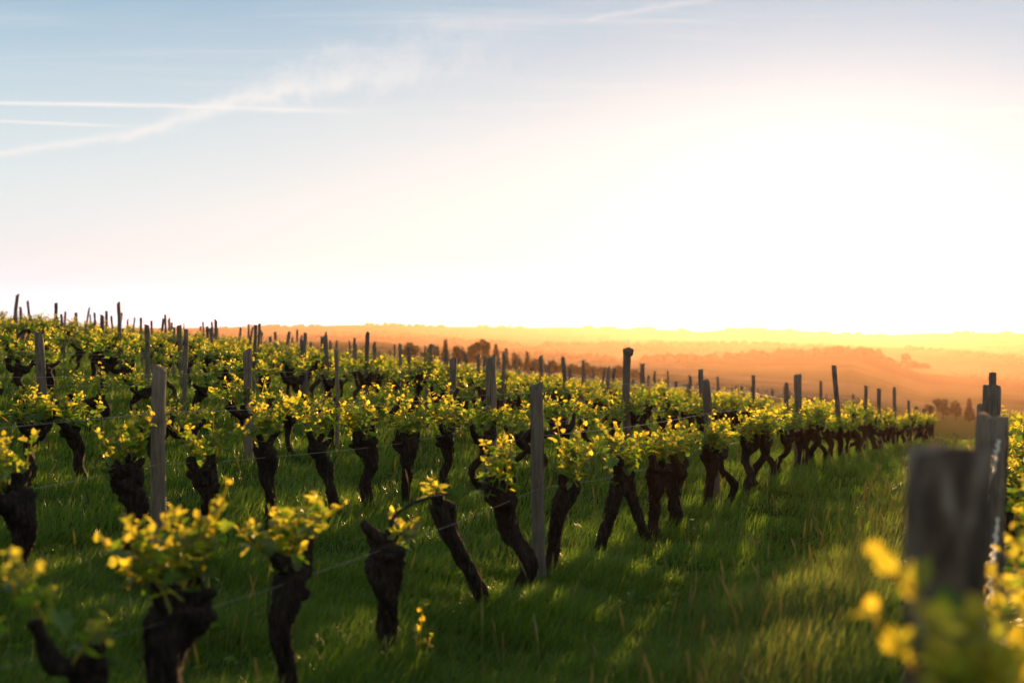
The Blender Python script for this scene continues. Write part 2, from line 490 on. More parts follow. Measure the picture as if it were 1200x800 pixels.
def shoot_geo(mb, stem_mb, base, direc, length, nl, big, lod, rng, young=0.0):
    d = np.asarray(direc, float); d /= np.linalg.norm(d)
    side = rng.normal(0, .22, 3); side[2] = abs(side[2]) * .5
    P = spline([base, base + d * length * .5 + side * length * .3, base + d * length + side * length], 7)
    if stem_mb is not None:
        V, Fs = tube(P, np.linspace(.0055, .0022, 7), 5); stem_mb.add(V, Fs, age=.75, rv=.5)
    u = np.linspace(.08, 1.0, nl) + rng.uniform(-.04, .04, nl); u = np.clip(u, 0, 1)
    att = np.stack([np.interp(u, np.linspace(0, 1, 7), P[:, i]) for i in range(3)], -1)
    ang = np.arange(nl) * pi + rng.uniform(0, 6.28) + rng.normal(0, .7, nl)
    out = np.stack([np.cos(ang), np.sin(ang), rng.uniform(-.1, .7, nl) + u * .5], -1)
    out /= np.linalg.norm(out, axis=1)[:, None]
    size = big * (1.02 - .62 * u ** 1.3) * rng.uniform(.7, 1.15, nl)
    pet = size * rng.uniform(.35, .8, nl)
    pos = att + out * pet[:, None]
    tip = out + np.stack([rng.normal(0, .35, nl), rng.normal(0, .35, nl), rng.uniform(-1.1, .15, nl) + u * .9], -1)
    up = np.stack([rng.normal(0, .45, nl), rng.normal(0, .45, nl), np.full(nl, 1.0)], -1)
    age = np.clip(-.13 + .85 * u ** 1.5 + young + rng.normal(0, .28, nl), 0, 1)
    V, Fs, a, rv = leaves(pos, tip, up, size, age, rng.uniform(.15, 1, nl), lod, rng)
    mb.add(V, Fs, age=a, rv=rv)


# ------------------------------------------------------------------ vines
def trunk_geo(head, foot, r0, rh, seed, seg=12, n=20, bend=.04, lump=.22, mid=None, knob=1.0):
    q = np.random.default_rng(seed)
    foot = np.array(foot, float); head = np.array(head, float)
    pts = [foot - [0, 0, .12], foot]
    for u in (.33, .66):
        b = q.normal(0, bend, 3); b[2] = 0
        pts.append(foot + (head - foot) * u + b + (np.array(mid) * sin(u * pi) if mid is not None else 0))
    pts.append(head)
    P = spline(pts, n)
    u = np.linspace(0, 1, n)
    rad = r0 * (1.25 - .35 * np.clip(u / .35, 0, 1)) + (rh * knob - r0 * .9) * np.clip((u - .62) / .3, 0, 1) ** 1.3
    rad[-1] *= .72
    V, Fs = tube(P, rad, seg, lump, .10, seed)
    mb = MB(); mb.add(V, Fs)
    for j in range(int(q.integers(3, 6))):                                  # pruning knuckles round the head
        a = q.uniform(0, 6.28); d = np.array([cos(a), sin(a), q.uniform(-.2, .9)]); b = head - [0, 0, q.uniform(.0, .10)]
        K, Fk = tube(spline([b, b + d * rh * .9, b + d * rh * 1.45 + [0, 0, .012]], 6), np.array([.034, .033, .030, .026, .024, .015]) * q.uniform(.7, 1.1), 8, .3, .08, seed + j); mb.add(K, Fk)
    if seg >= 18:                                                           # loose strips of peeling bark
        T = np.gradient(P, axis=0); T /= np.linalg.norm(T, axis=1)[:, None]
        for j in range(90):
            i0 = int(q.integers(2, n - 12)); ln = int(q.integers(4, 11)); a = q.uniform(0, 6.28); w = q.uniform(.004, .010)
            ii = np.linspace(i0, i0 + ln, 5).astype(int); o = np.array([cos(a), sin(a), 0.]); sd = np.array([-sin(a), cos(a), 0.])
            lift = np.linspace(1.0, q.uniform(1.05, 1.35), 5)[:: (1 if q.uniform() < .5 else -1)]
            C = P[ii] + o * (rad[ii] * lift)[:, None] + sd * (np.linspace(0, 1, 5) * q.normal(0, .012))[:, None]
            ww = w * np.array([.6, 1, 1, .8, .25])
            S = np.concatenate([C - sd * ww[:, None], C + sd * ww[:, None], C + o * .003]); k5 = np.arange(4)
            mb.add(S, np.concatenate([np.stack([k5, 10 + k5, 11 + k5, k5 + 1], -1), np.stack([10 + k5, 5 + k5, 6 + k5, 11 + k5], -1)]))
    V, Fs, _ = mb.arrays(); return V, Fs


def arm_geo(base, end, r0, r1, seed, seg=9, n=9, up=.05):
    q = np.random.default_rng(seed); base = np.array(base, float); end = np.array(end, float)
    m = (base + end) / 2 + q.normal(0, .025, 3) - [0, 0, up]
    P = spline([base, m, end], n)
    u = np.linspace(0, 1, n); rad = r0 + (r1 - r0) * u ** .8; rad = rad * (1 + .18 * np.sin(u * 9 + q.uniform(0, 6)))
    return tube(P, rad, seg, .26, .10, seed)


VAR_HEAD = {}


def vine_variant(i):
    """meshes of one kind of standing vine, rows run along x"""
    q = np.random.default_rng(100 + i)
    h = q.uniform(.47, .58); lean = q.normal(0, .14); ly = q.normal(0, .05)
    head = np.array([lean, ly, h])
    VAR_HEAD[i] = head
    tk = MB(); V, Fs = trunk_geo(head, (0, 0, 0), q.uniform(.032, .046), q.uniform(.048, .070), 300 + i, 10, 16, .06, .3)
    tk.add(V, Fs)
    arms = []
    for s in (-1, 1):
        e = head + [s * q.uniform(.20, .34), q.normal(0, .05), q.uniform(.02, .14)]
        V, Fs = arm_geo(head - [0, 0, .06], e, .055, .024, 500 + i * 2 + s, 7, 6); arms.append((V, Fs)); 
    fo = MB()
    ns = q.integers(10, 14)
    for k in range(ns):
        u = (k + .5) / ns * 2 - 1
        b = head + [u * .38, q.normal(0, .075), q.uniform(-.02, .10) + .05 * abs(u)]
        shoot_geo(fo, None, b, (u * .5 + q.normal(0, .25), q.normal(0, .40), 1), q.uniform(.08, .26), int(q.integers(13, 19)), q.uniform(.060, .082), 1, q)
    return tk.arrays(), arms, fo.arrays()


NVAR = 14
VARS = [vine_variant(i) for i in range(NVAR)]
TRUNK_ME = []; ARM_ME = []; FOL_ME = []
for i, (tk, arms, fo) in enumerate(VARS):
    TRUNK_ME.append(mesh('trunk', tk[0], tk[1], BARK)); ARM_ME.append([mesh('arm', V, Fs, BARK) for V, Fs in arms])
    FOL_ME.append(mesh('foliage', fo[0], fo[1], LEAF, fo[2], False))

ORD = ['first', 'second', 'third', 'fourth', 'fifth', 'sixth', 'seventh', 'eighth', 'ninth', 'tenth', 'eleventh', 'twelfth',
       'thirteenth', 'fourteenth', 'fifteenth', 'sixteenth', 'seventeenth', 'eighteenth', 'nineteenth', 'twentieth'] + [f'twenty {a}' for a in ('first', 'second', 'third', 'fourth', 'fifth', 'sixth', 'seventh', 'eighth', 'ninth')]


def rowname(k):
    return 'row across the grassy alley' if k == -1 else 'row beside the grassy alley' if k == 0 else ORD[k] + ' row from the alley'


# posts: (photo column of the foot, photo row of the top, lean along picture in px) per row; the rest follow the 5.5 m grid
POSTS = {
    -1: [(1115, 524, 0), (1164, 489, 0), (1176, 452, 2, -15), (1181, 474, 0, -30)],
    0: [(632, 450, -3), (845, 446, -18), (935, 439, 0), (988, 428, -11), (1015, 452, 0), (1033, 455, -3), (1048, 454, 0), (1065, 469, 0), (1074, 477, 0), (1082, 480, 0)],
    1: [(190, 430, -3), (571, 419, 4), (737, 409, -2), (826, 433, -5), (883, 440, 0), (922, 449, 0), (962, 446, 0), (1000, 462, 0)],
    2: [(292, 411, -2), (528, 421, 3), (664, 420, -4), (753, 427, 0), (809, 440, 0), (870, 452, 0), (905, 456, 0)],
    3: [(50, 390, -5), (355, 399, 0), (499, 404, 6), (632, 417, 2), (712, 430, 1), (760, 440, 0), (806, 450, 0)],
    4: [(172, 381, 0), (384, 394, -3), (523, 411, 0), (592, 413, -2), (668, 432, 0), (718, 432, 2)],
    5: [(214, 381, -4), (378, 395, 0), (470, 403, -1), (545, 414, 0), (596, 430, -2), (650, 440, 0)],
}


def post_geo(h, r, seed, lean):
    q = np.random.default_rng(seed); n = 12; seg = 11
    u = np.linspace(0, 1, n)
    bend = q.normal(0, .012, 2)
    P = np.stack([lean * u + bend[0] * np.sin(u * 3.1), bend[1] * np.sin(u * 4), -.15 + u * (h + .15)], -1)
    V, Fs = tube(P, r * (1.06 - .10 * u) * (1 + .04 * np.sin(u * 8 + seed)), seg, .07, .035, seed)
    V = V.copy(); sl = q.normal(0, .35, 2) * (0 if seed == 860 else 1); top = V[(n - 1) * seg:n * seg]
    top[:, 2] += (top[:, 0] - P[-1, 0]) * sl[0] + top[:, 1] * sl[1] + q.uniform(-.012, .012, seg)
    V[-1] = P[-1] + [0, 0, q.uniform(-.004, .006)]
    c, s_ = cos(.5), sin(.5)
    flat = q.uniform(.78, 1.0)                       # split posts are flatter one way
    a = q.uniform(0, pi)
    xy = V[:, :2] - np.interp(V[:, 2], P[:, 2], P[:, 0])[:, None] * [1, 0]
    d = np.array([cos(a), sin(a)]); xy = xy - (xy @ d)[:, None] * d * (1 - flat)
    V[:, :2] = xy + np.interp(V[:, 2], P[:, 2], P[:, 0])[:, None] * [1, 0]
    return V, Fs


POST_LABEL = {
    (0, 0): 'grey round post in front, between the two vines that lean together on the grass',
    (0, 1): 'brown post tilting towards the second row, a wire tied near its top',
    (0, 2): 'thick golden rimmed post halfway along the row beside the grassy alley',
    (0, 3): 'tall slender leaning post standing highest against the glow of the sun',
    (1, 0): 'grey square cut post in the second row behind the leafiest near vine',
    (1, 1): 'stout dark post in the middle of the second row, widest among the green vines',
    (1, 2): 'tall knobbly post with a flared head, highest in the second row',
    (1, 3): 'post leaning close behind the brown tilted one of the alley row',
    (2, 0): 'dark forked post in the third row with a bent side branch near its top',
    (3, 0): 'grey post near the edge of the picture with sunlight along one side',
    (3, 1): 'pale straight cut post in the fourth row, bluish grey',
    (3, 2): 'post tilting away from its neighbours in the fourth row, dark top against the hills',
    (4, 0): 'thin dark stake in the fifth row standing above the near vines at the edge',
    (5, 0): 'stout leaning post in the sixth row, top against the pink hill',
    (-1, 0): 'thick split weathered post blurred right in front of the camera',
    (-1, 1): 'round topped grey post just behind the blurred near one, wires along it',
    (-1, 2): 'dark flat sided post with a narrow stub on top, behind the round topped one',
}
ADJ = ['weathered grey', 'thin dark', 'crooked grey', 'pale sun bleached', 'sturdy brown grey', 'slim upright', 'rough split', 'slightly tilted']
post_pos = {}


def build_posts():
    for k in range(-1, 16):
        s = ROW_S[k]; items = []
        if k in POSTS:
            for a in POSTS[k]: items.append((row_t(k, a[0]), a[1], a[2], (a + (0,))[3]))
            items.sort(key=lambda a: a[0])
        q = random.Random(50 + k)
        last = items[-1][0] + 5.3 if items else None
        if last is None:
            last = row_t(k, -15) + q.uniform(0, 4)
        t = last
        while t < 47 and len(items) < 16 and k >= 0:
            if not (k in POSTS and t > 44): items.append((t, None, q.gauss(0, 3), 0))
            t += q.uniform(4.6, 5.9) if k < 3 else q.uniform(2.6, 4.4)
        arr = []
        for i, (t, py, lean, off) in enumerate(items):
            x, y = st2xy(s, t); x += off / F * y; z = gz(x, y)
            if py is not None: h = CAMZ + (HZ - py) / F * y - z
            else: h = q.uniform(1.15, 1.48)
            hh = min(max(h, .85), 1.85)
            r = q.uniform(.040, .053) if k < 6 else q.uniform(.034, .050)
            if (k, i) == (0, 3): r = .046
            if (k, i) == (1, 2): r = .056
            if (k, i) == (1, 1): r = .066
            if (k, i) == (4, 0): r = .040
            if (k, i) == (-1, 0): r = .064
            if (k, i) == (-1, 1): r = .068
            if (k, i) == (-1, 2): r = .062
            V, Fs = post_geo(hh, r, 900 + k * 40 + i, lean / F * y)
            if (k, i) == (-1, 0):                     # split halves of the near post
                V[:, 0] += np.where(V[:, 0] > 0.012, .004, -.004)
            mb = MB(); mb.add(V, Fs)
            if (k, i) == (2, 0):
                V2, F2 = tube(spline([(.0, 0, hh - .2), (.03, 0, hh - .12), (.10, .0, hh - .10)], 5), [.02, .018, .012, .01, .008], 6); mb.add(V2, F2)
            if (k, i) == (-1, 2):
                V2, F2 = tube(spline([(.01, 0, hh - .12), (.012, 0, hh + .0), (.014, 0, hh + .09)], 5), .026, 8, .05, .03, 5); mb.add(V2, F2)
            if (k, i) == (1, 2):
                V2, F2 = tube(spline([(-.004, 0, hh - .10), (-.006, 0, hh - .04), (-.006, 0, hh + .004)], 5), [.050, .066, .078, .080, .072], 10, .1, .05, 5); mb.add(V2, F2)
            o = link('wooden_post', mb.mesh('wooden_post', NEARWOOD if (k, i) == (-1, 0) else WOOD), loc=(x, y, z))
            lab = POST_LABEL.get((k, i))
            if not lab:
                lab = f"{ADJ[(i * 3 + k * 5) % 8]} post, {ORD[i]} along the {rowname(k)}"
            tag(o, lab, 'post', 'wooden posts along the vine rows')
            arr.append((t, x, y, z, hh, lean / F * y / hh))
        post_pos[k] = arr
        if 2 <= k <= 9:                               # slim stakes driven in between the posts
            for j, (a, b) in enumerate(zip(arr[:-1], arr[1:])):
                if b[0] - a[0] < 3.0 or q.random() > .8 or j > 12: continue
                t = a[0] + (b[0] - a[0]) * q.uniform(.35, .65); x, y = st2xy(s, t); z = gz(x, y)
                V, Fs = post_geo(q.uniform(1.08, 1.42), q.uniform(.026, .036), 7000 + k * 40 + j, q.gauss(0, .07)); mb = MB(); mb.add(V, Fs)
                tag(link('wooden_stake', mb.mesh('wooden_stake', WOOD), loc=(x, y, z)), f'slim stake between the {ORD[j]} and {ORD[j + 1]} posts of the {rowname(k)}', 'stake', 'slim stakes between the posts')


build_posts()


# ------------------------------------------------------------------ vine placement
def near_vine(row, t, p):
    """one carefully shaped vine; p: head (along, across, height), foot offset, arms, shoots"""
    s = ROW_S[row]; x, y = st2xy(s, t); z = gz(x, y)
    e = empty('grapevine', (x, y, z), pi / 2 - ROWANG)
    q = np.random.default_rng(p.get('seed', 1))
    head = np.array(p['head'], float); foot = np.array([p.get('foot', 0), p.get('footy', 0), 0.])
    mb = MB(); V, Fs = trunk_geo(head, foot, p.get('r', .05) * .88, p.get('rh', .075) * .95, p['seed'], 22, 60, p.get('bend', .03), p.get('lump', .28), p.get('mid'))
    mb.add(V, Fs); link('trunk', mb.mesh('trunk', BARK), e)
    spurs = [head]
    for j, (ax, ay, az_, r) in enumerate(p.get('arms', [])):
        V, Fs = arm_geo(head - [0, 0, .04], head + [ax, ay, az_], r, r * .5, p['seed'] * 7 + j, 12, 12, p.get('up', .04))
        m2 = MB(); m2.add(V, Fs); link('arm', m2.mesh('arm', BARK), e); spurs.append(head + [ax, ay, az_])
    for c in p.get('canes', []):
        V, Fs = tube(spline([head + np.array(v) for v in c], 14), np.linspace(.012, .006, 14), 6, .25, .05, 3)
        m2 = MB(); m2.add(V, Fs); link('cane', m2.mesh('cane', BARK), e)
    for j in range(p.get('shoots', 6)):
        b = spurs[j % len(spurs)] if len(spurs) == 1 or j >= len(spurs) - 1 else spurs[j + 1]
        b = b + q.normal(0, .03, 3) + np.array([q.uniform(-1, 1) * p.get('spread', .10), 0, .0])
        lm, L = MB(), p.get('len', .22) * q.uniform(.7, 1.2)
        d = (q.normal(0, .45) + p.get('dir', 0), q.normal(0, .45), 1)
        shoot_geo(lm, lm, b, d, L, p.get('nl', 10) + 3, p.get('big', .074) * q.uniform(.85, 1.1), 0, q, p.get('young', .10))
        link('shoot', lm.mesh('shoot', LEAF, False), e)
    return e


NEAR = {   # row: list of (foot column in the photo, parameters, label)
    0: [
        (50, dict(head=(.10, -.10, .61), foot=-.05, r=.045, rh=.055, arms=[(-.26, 0, .16, .04)], shoots=7, len=.16, nl=7, seed=21, spread=.16), 'nearest slanting vine at the edge with dark trunk and few round leaves'),
        (208, dict(head=(0, 0, .68), r=.062, rh=.10, arms=[(-.10, .02, .08, .07), (.12, 0, .07, .065)], shoots=17, len=.24, nl=10, seed=22, spread=.12), 'thick forked vine in front with the largest blurred yellow leaf crown'),
        (338, dict(head=(.03, 0, .63), foot=-.02, r=.042, rh=.06, arms=[(-.16, 0, .12, .05), (.16, 0, .16, .04)], shoots=10, len=.18, nl=9, seed=23, spread=.10, dir=-.2), 'vine with two raised bare arms beside the leafiest near crown'),
        (452, dict(head=(0, 0, .62), r=.050, rh=.095, arms=[(.09, 0, .05, .06)], shoots=3, len=.12, nl=7, seed=24, young=.2, canes=[[(0, 0, .02), (.12, 0, .13), (.45, 0, .17), (.8, 0, .16)]]), 'upright vine with a swollen fist shaped head and hardly any leaves'),
        (566, dict(head=(-.16, .20, .66), foot=.02, footy=-.03, r=.045, rh=.066, arms=[(-.05, 0, .05, .05)], shoots=2, len=.10, nl=6, seed=25, young=.5, bend=.015), 'bare vine sloping strongly back from its foot on the grass, single yellow sprig'),
        (602, dict(head=(-.05, .06, .66), foot=.0, r=.052, rh=.075, arms=[(-.12, 0, .09, .062), (.08, 0, .14, .04)], shoots=9, len=.20, nl=10, seed=26, mid=(.03, -.05, 0), spread=.1), 'hook headed vine right before the grey round post'),
        (643, dict(head=(.06, -.14, .66), foot=-.04, r=.044, rh=.066, arms=[(.06, 0, .06, .05)], shoots=10, len=.24, nl=11, seed=27), 'vine leaning forward just behind the grey round post'),
        (703, dict(head=(.06, -.15, .58), foot=-.04, r=.050, rh=.062, arms=[(-.10, 0, .17, .055), (.06, 0, .05, .05)], shoots=9, len=.22, nl=11, seed=28), 'first leg of the crossed pair of vines that meet like a roof'),
        (757, dict(head=(-.08, .16, .60), foot=.03, r=.046, rh=.062, arms=[(-.06, 0, .05, .05), (.08, 0, .06, .05)], shoots=9, len=.22, nl=11, seed=29), 'second leg of the crossed pair of vines, sloping back'),
        (768, dict(head=(.0, 0, .62), r=.052, rh=.085, arms=[(-.12, 0, .10, .06), (.12, 0, .05, .06)], shoots=10, len=.24, nl=11, seed=30), 'stubby vine close behind the crossed pair'),
        (793, dict(head=(.02, 0, .62), r=.066, rh=.09, arms=[(-.14, 0, .09, .07), (.16, 0, .08, .06)], shoots=11, len=.25, nl=11, seed=31), 'broad double trunked vine between the crossed pair and the brown tilted post'),
        (832, dict(head=(-.02, 0, .60), r=.050, rh=.075, arms=[(-.16, 0, .08, .06), (.14, 0, .09, .05)], shoots=11, len=.25, nl=11, seed=32), 'vine touching the brown tilted post'),
    ],
    1: [
        (25, dict(head=(-.08, 0, .60), foot=.03, r=.065, rh=.09, arms=[(-.16, 0, .06, .07), (.04, 0, .1, .05)], shoots=8, len=.2, nl=9, seed=41), 'stout vine at the edge of the picture in the second row, hunched back'),
        (150, dict(head=(-.05, 0, .62), r=.060, rh=.095, arms=[(-.10, 0, .08, .07), (.10, 0, .10, .05)], shoots=10, len=.25, nl=10, seed=42, spread=.2), 'heavy headed vine beside the grey square cut post with a wide leafy crown'),
        (240, dict(head=(-.04, 0, .55), foot=.06, r=.05, rh=.075, arms=[(-.15, 0, .10, .05), (.14, 0, .1, .05)], shoots=9, len=.22, nl=10, seed=43), 'vine just past the grey square cut post, its crown of yellow leaves low'),
        (314, dict(head=(0, 0, .62), r=.045, rh=.075, arms=[(-.12, 0, .10, .05), (.14, 0, .12, .05)], shoots=9, len=.22, nl=10, seed=44), 'straight thin vine midway along the second row, its first bay'),
        (388, dict(head=(-.06, .10, .60), foot=.03, footy=-.04, r=.045, rh=.07, arms=[(-.12, 0, .10, .05), (.12, 0, .1, .05)], shoots=9, len=.22, nl=10, seed=45), 'vine with a kinked trunk leaning back, second row'),
        (436, dict(head=(-.04, .06, .64), r=.05, rh=.09, arms=[(-.14, 0, .06, .06), (.16, 0, .1, .05)], shoots=11, len=.24, nl=11, seed=46), 'vine flaring from a narrow foot into a wide head, second row'),
        (478, dict(head=(-.06, 0, .62), r=.046, rh=.095, arms=[(-.14, 0, .06, .07), (.12, 0, .06, .06)], shoots=11, len=.25, nl=11, seed=47), 'funnel shaped vine with a broad flat head, second row'),
        (525, dict(head=(-.05, 0, .62), foot=.03, r=.045, rh=.07, arms=[(-.16, 0, .1, .05), (.16, 0, .1, .05)], shoots=11, len=.25, nl=11, seed=48), 'curved vine before the stout dark post'),
    ],
}


def vine_label(k, t, i):
    ps = [p[0] for p in post_pos[k]]
    j = sum(1 for v in ps if v < t)
    return j


def build_vines():
    allv = []
    for k in range(-1, 16):
        s = ROW_S[k]; q = random.Random(400 + k)
        if k == -1:
            allv.append([k, -6.42, dict(head=(.02, -.01, .80), r=.05, rh=.08, arms=[(-.08, -.05, .06, .05)], shoots=13, len=.17, nl=9, big=.068, seed=61, spread=.12, young=.2), 'yellow leaved vine out of focus before the split weathered post'])
            t = -5.5
        elif k in NEAR:
            for (px, p, lab) in NEAR[k]: allv.append([k, row_t(k, px), p, lab])
            t = max(row_t(k, n[0]) for n in NEAR[k]) + .9
        else: t = row_t(k, -45) + q.uniform(0, .8)
        while t < (20 if k == -1 else 44 if k == 0 else 46):
            allv.append([k, t, None, None]); t += 0 if k != -1 or t > -2 else -.0
            t += q.uniform(.82, 1.04)
    rows = []
    for v in allv:
        x, y = st2xy(ROW_S[v[0]] - (.24 if v[0] == -1 and -6 < v[1] < 0 else 0), v[1])
        px = 600 + F * x / y if y > .3 else 9999
        if px < -60 or px > 1290: continue
        rows.append((math.hypot(x, y), v, x, y))
    rows.sort(key=lambda a: a[0])
    print('vines in frame', len(rows))
    # count places along each row for the labels
    byrow = {}
    for d, v, x, y in rows: byrow.setdefault(v[0], []).append(v)
    names = {}
    for k, vs in byrow.items():
        vs.sort(key=lambda v: v[1]); ps = [p[0] for p in post_pos[k]]; cnt = {}
        for v in vs:
            j = sum(1 for q in ps if q < v[1]); cnt[j] = cnt.get(j, 0) + 1
            names[id(v)] = (j, cnt[j])
    kinds = ['gnarled', 'dark', 'knotty', 'leafy', 'bushy', 'stocky']
    far = []
    n = 0
    for d, v, x, y in rows:
        k, t, p, lab = v
        if p is not None:
            e = near_vine(k, t, p); tag(e, lab, 'grapevine', 'grapevines standing in rows'); n += 1; continue
        i = rnd.randrange(NVAR); rz = pi / 2 - ROWANG + rnd.choice((0, pi)) + rnd.gauss(0, .12); z = gz(x, y); scl = rnd.uniform(.84, 1.16)
        if n >= 300:
            far.append((i, x, y, z, rz, scl)); continue
        n += 1
        j, c = names[id(v)]
        where = f"{ORD[c - 1]} past the {ORD[j - 1]} post" if j > 0 else f"{ORD[c - 1]} of those before the first post"
        lab = f"{kinds[(i + k) % 6]} vine, {where}, in the {rowname(k)}"
        e = empty('grapevine', (x, y, z), rz, scl); tag(e, lab, 'grapevine', 'grapevines standing in rows')
        link('trunk', TRUNK_ME[i], e)
        for a in ARM_ME[i]: link('arm', a, e)
        if d < 16 and True:
            q = np.random.default_rng(int(d * 1000))
            hd = VAR_HEAD[i]
            for m in range(12):
                u = (m + .5) / 12 * 2 - 1; lm = MB()
                shoot_geo(lm, lm, hd + [u * .36, q.normal(0, .05), q.uniform(-.02, .1)], (u * .5 + q.normal(0, .25), q.normal(0, .4), 1), q.uniform(.11, .24) * (1.25 if k == -1 and t < -4 else 1), 15, q.uniform(.058, .078), 0, q, .0)
                link('shoot', lm.mesh('shoot', LEAF, False), e)
        else:
            link('foliage', FOL_ME[i], e)
    if far:
        tm, fm = MB(), MB()
        for i, x, y, z, rz, scl in far:
            M = np.array([[cos(rz), -sin(rz), 0], [sin(rz), cos(rz), 0], [0, 0, 1]]) * scl
            (tv, tf, _), arms, (fv, ff, fa) = VARS[i]
            for V, Fs in [(tv, tf)] + arms: tm.add(V @ M.T + [x, y, z], Fs, age=.5, rv=.5)
            fm.add(fv @ M.T + [x, y, z], ff, **fa)
        ro = empty('far_vines', (0, 0, 0)); tag(ro, 'mass of farther vines merging along the crest of the slope', 'vines', kind='stuff')
        a = tag(link('trunks', tm.mesh('trunks', BARK), ro), kind='stuff'); b = tag(link('foliage', fm.mesh('foliage', LEAF, False), ro), kind='stuff')
    print('vines', n, 'far', len(far))


build_vines()


# ------------------------------------------------------------------ wires
def build_wires():
    for k in range(-1, 12):
        ps = post_pos[k]
        if len(ps) < 2: continue
        for lev, (hgt, nm) in enumerate(((.97, 'upper'), (.64, 'lower'))):
            pts = []
            t0 = ps[0][0] - 5.5
            chain = [(t0,) + st2xy(ROW_S[k], t0)] if k > 0 or (k == 0 and lev) else []
            P = []
            for c in chain:
                x, y = c[1], c[2]; P.append((x, y, gz(x, y) + hgt))
            for (t, x, y, z, h, ln) in ps:
                zz = min(hgt, h - .08); P.append((x + ln * zz + .0, y - .055, z + zz))
            out = []
            q = np.random.default_rng(70 + k * 2 + lev)
            for a, b in zip(P[:-1], P[1:]):
                a, b = np.array(a), np.array(b); L = np.linalg.norm(b - a)
                for u in np.linspace(0, 1, 9)[:-1]:
                    out.append(a + (b - a) * u - [0, 0, 4 * u * (1 - u) * (.020 + .03 * lev) * L / 5 * q.uniform(.9, 1.1)])
            out.append(np.array(P[-1]))
            if k == -1:
                n = 150; C = spline(out, n); qq = np.random.default_rng(5 + lev)
                C += qq.normal(0, .004, C.shape)
                mb = MB(); u = np.linspace(0, 1, n) * 190
                for ph in (0, pi):
                    off = np.stack([np.cos(u + ph), 0 * u, np.sin(u + ph)], -1) * .006
                    V, Fs = tube(C + off, .0045, 5, .3, .1, 3); mb.add(V, Fs)
                o = link('twisted_wire', mb.mesh('twisted_wire', OLDWIRE_GLINT))
                tag(o, f'{"upper" if lev == 0 else "lower"} frayed sunlit wire strung between the near posts across the alley', 'wire', 'wires strung along the rows')
            else:
                V, Fs = tube(np.array(out), .0016 if k else (.0019 if lev == 0 else .0012), 5, 0, 0)
                mb = MB(); mb.add(V, Fs)
                o = link('trellis_wire', mb.mesh('trellis_wire', WIRE))
                tag(o, f'{nm} thin wire strung post to post along the {rowname(k)}', 'wire', 'wires strung along the rows')


build_wires()


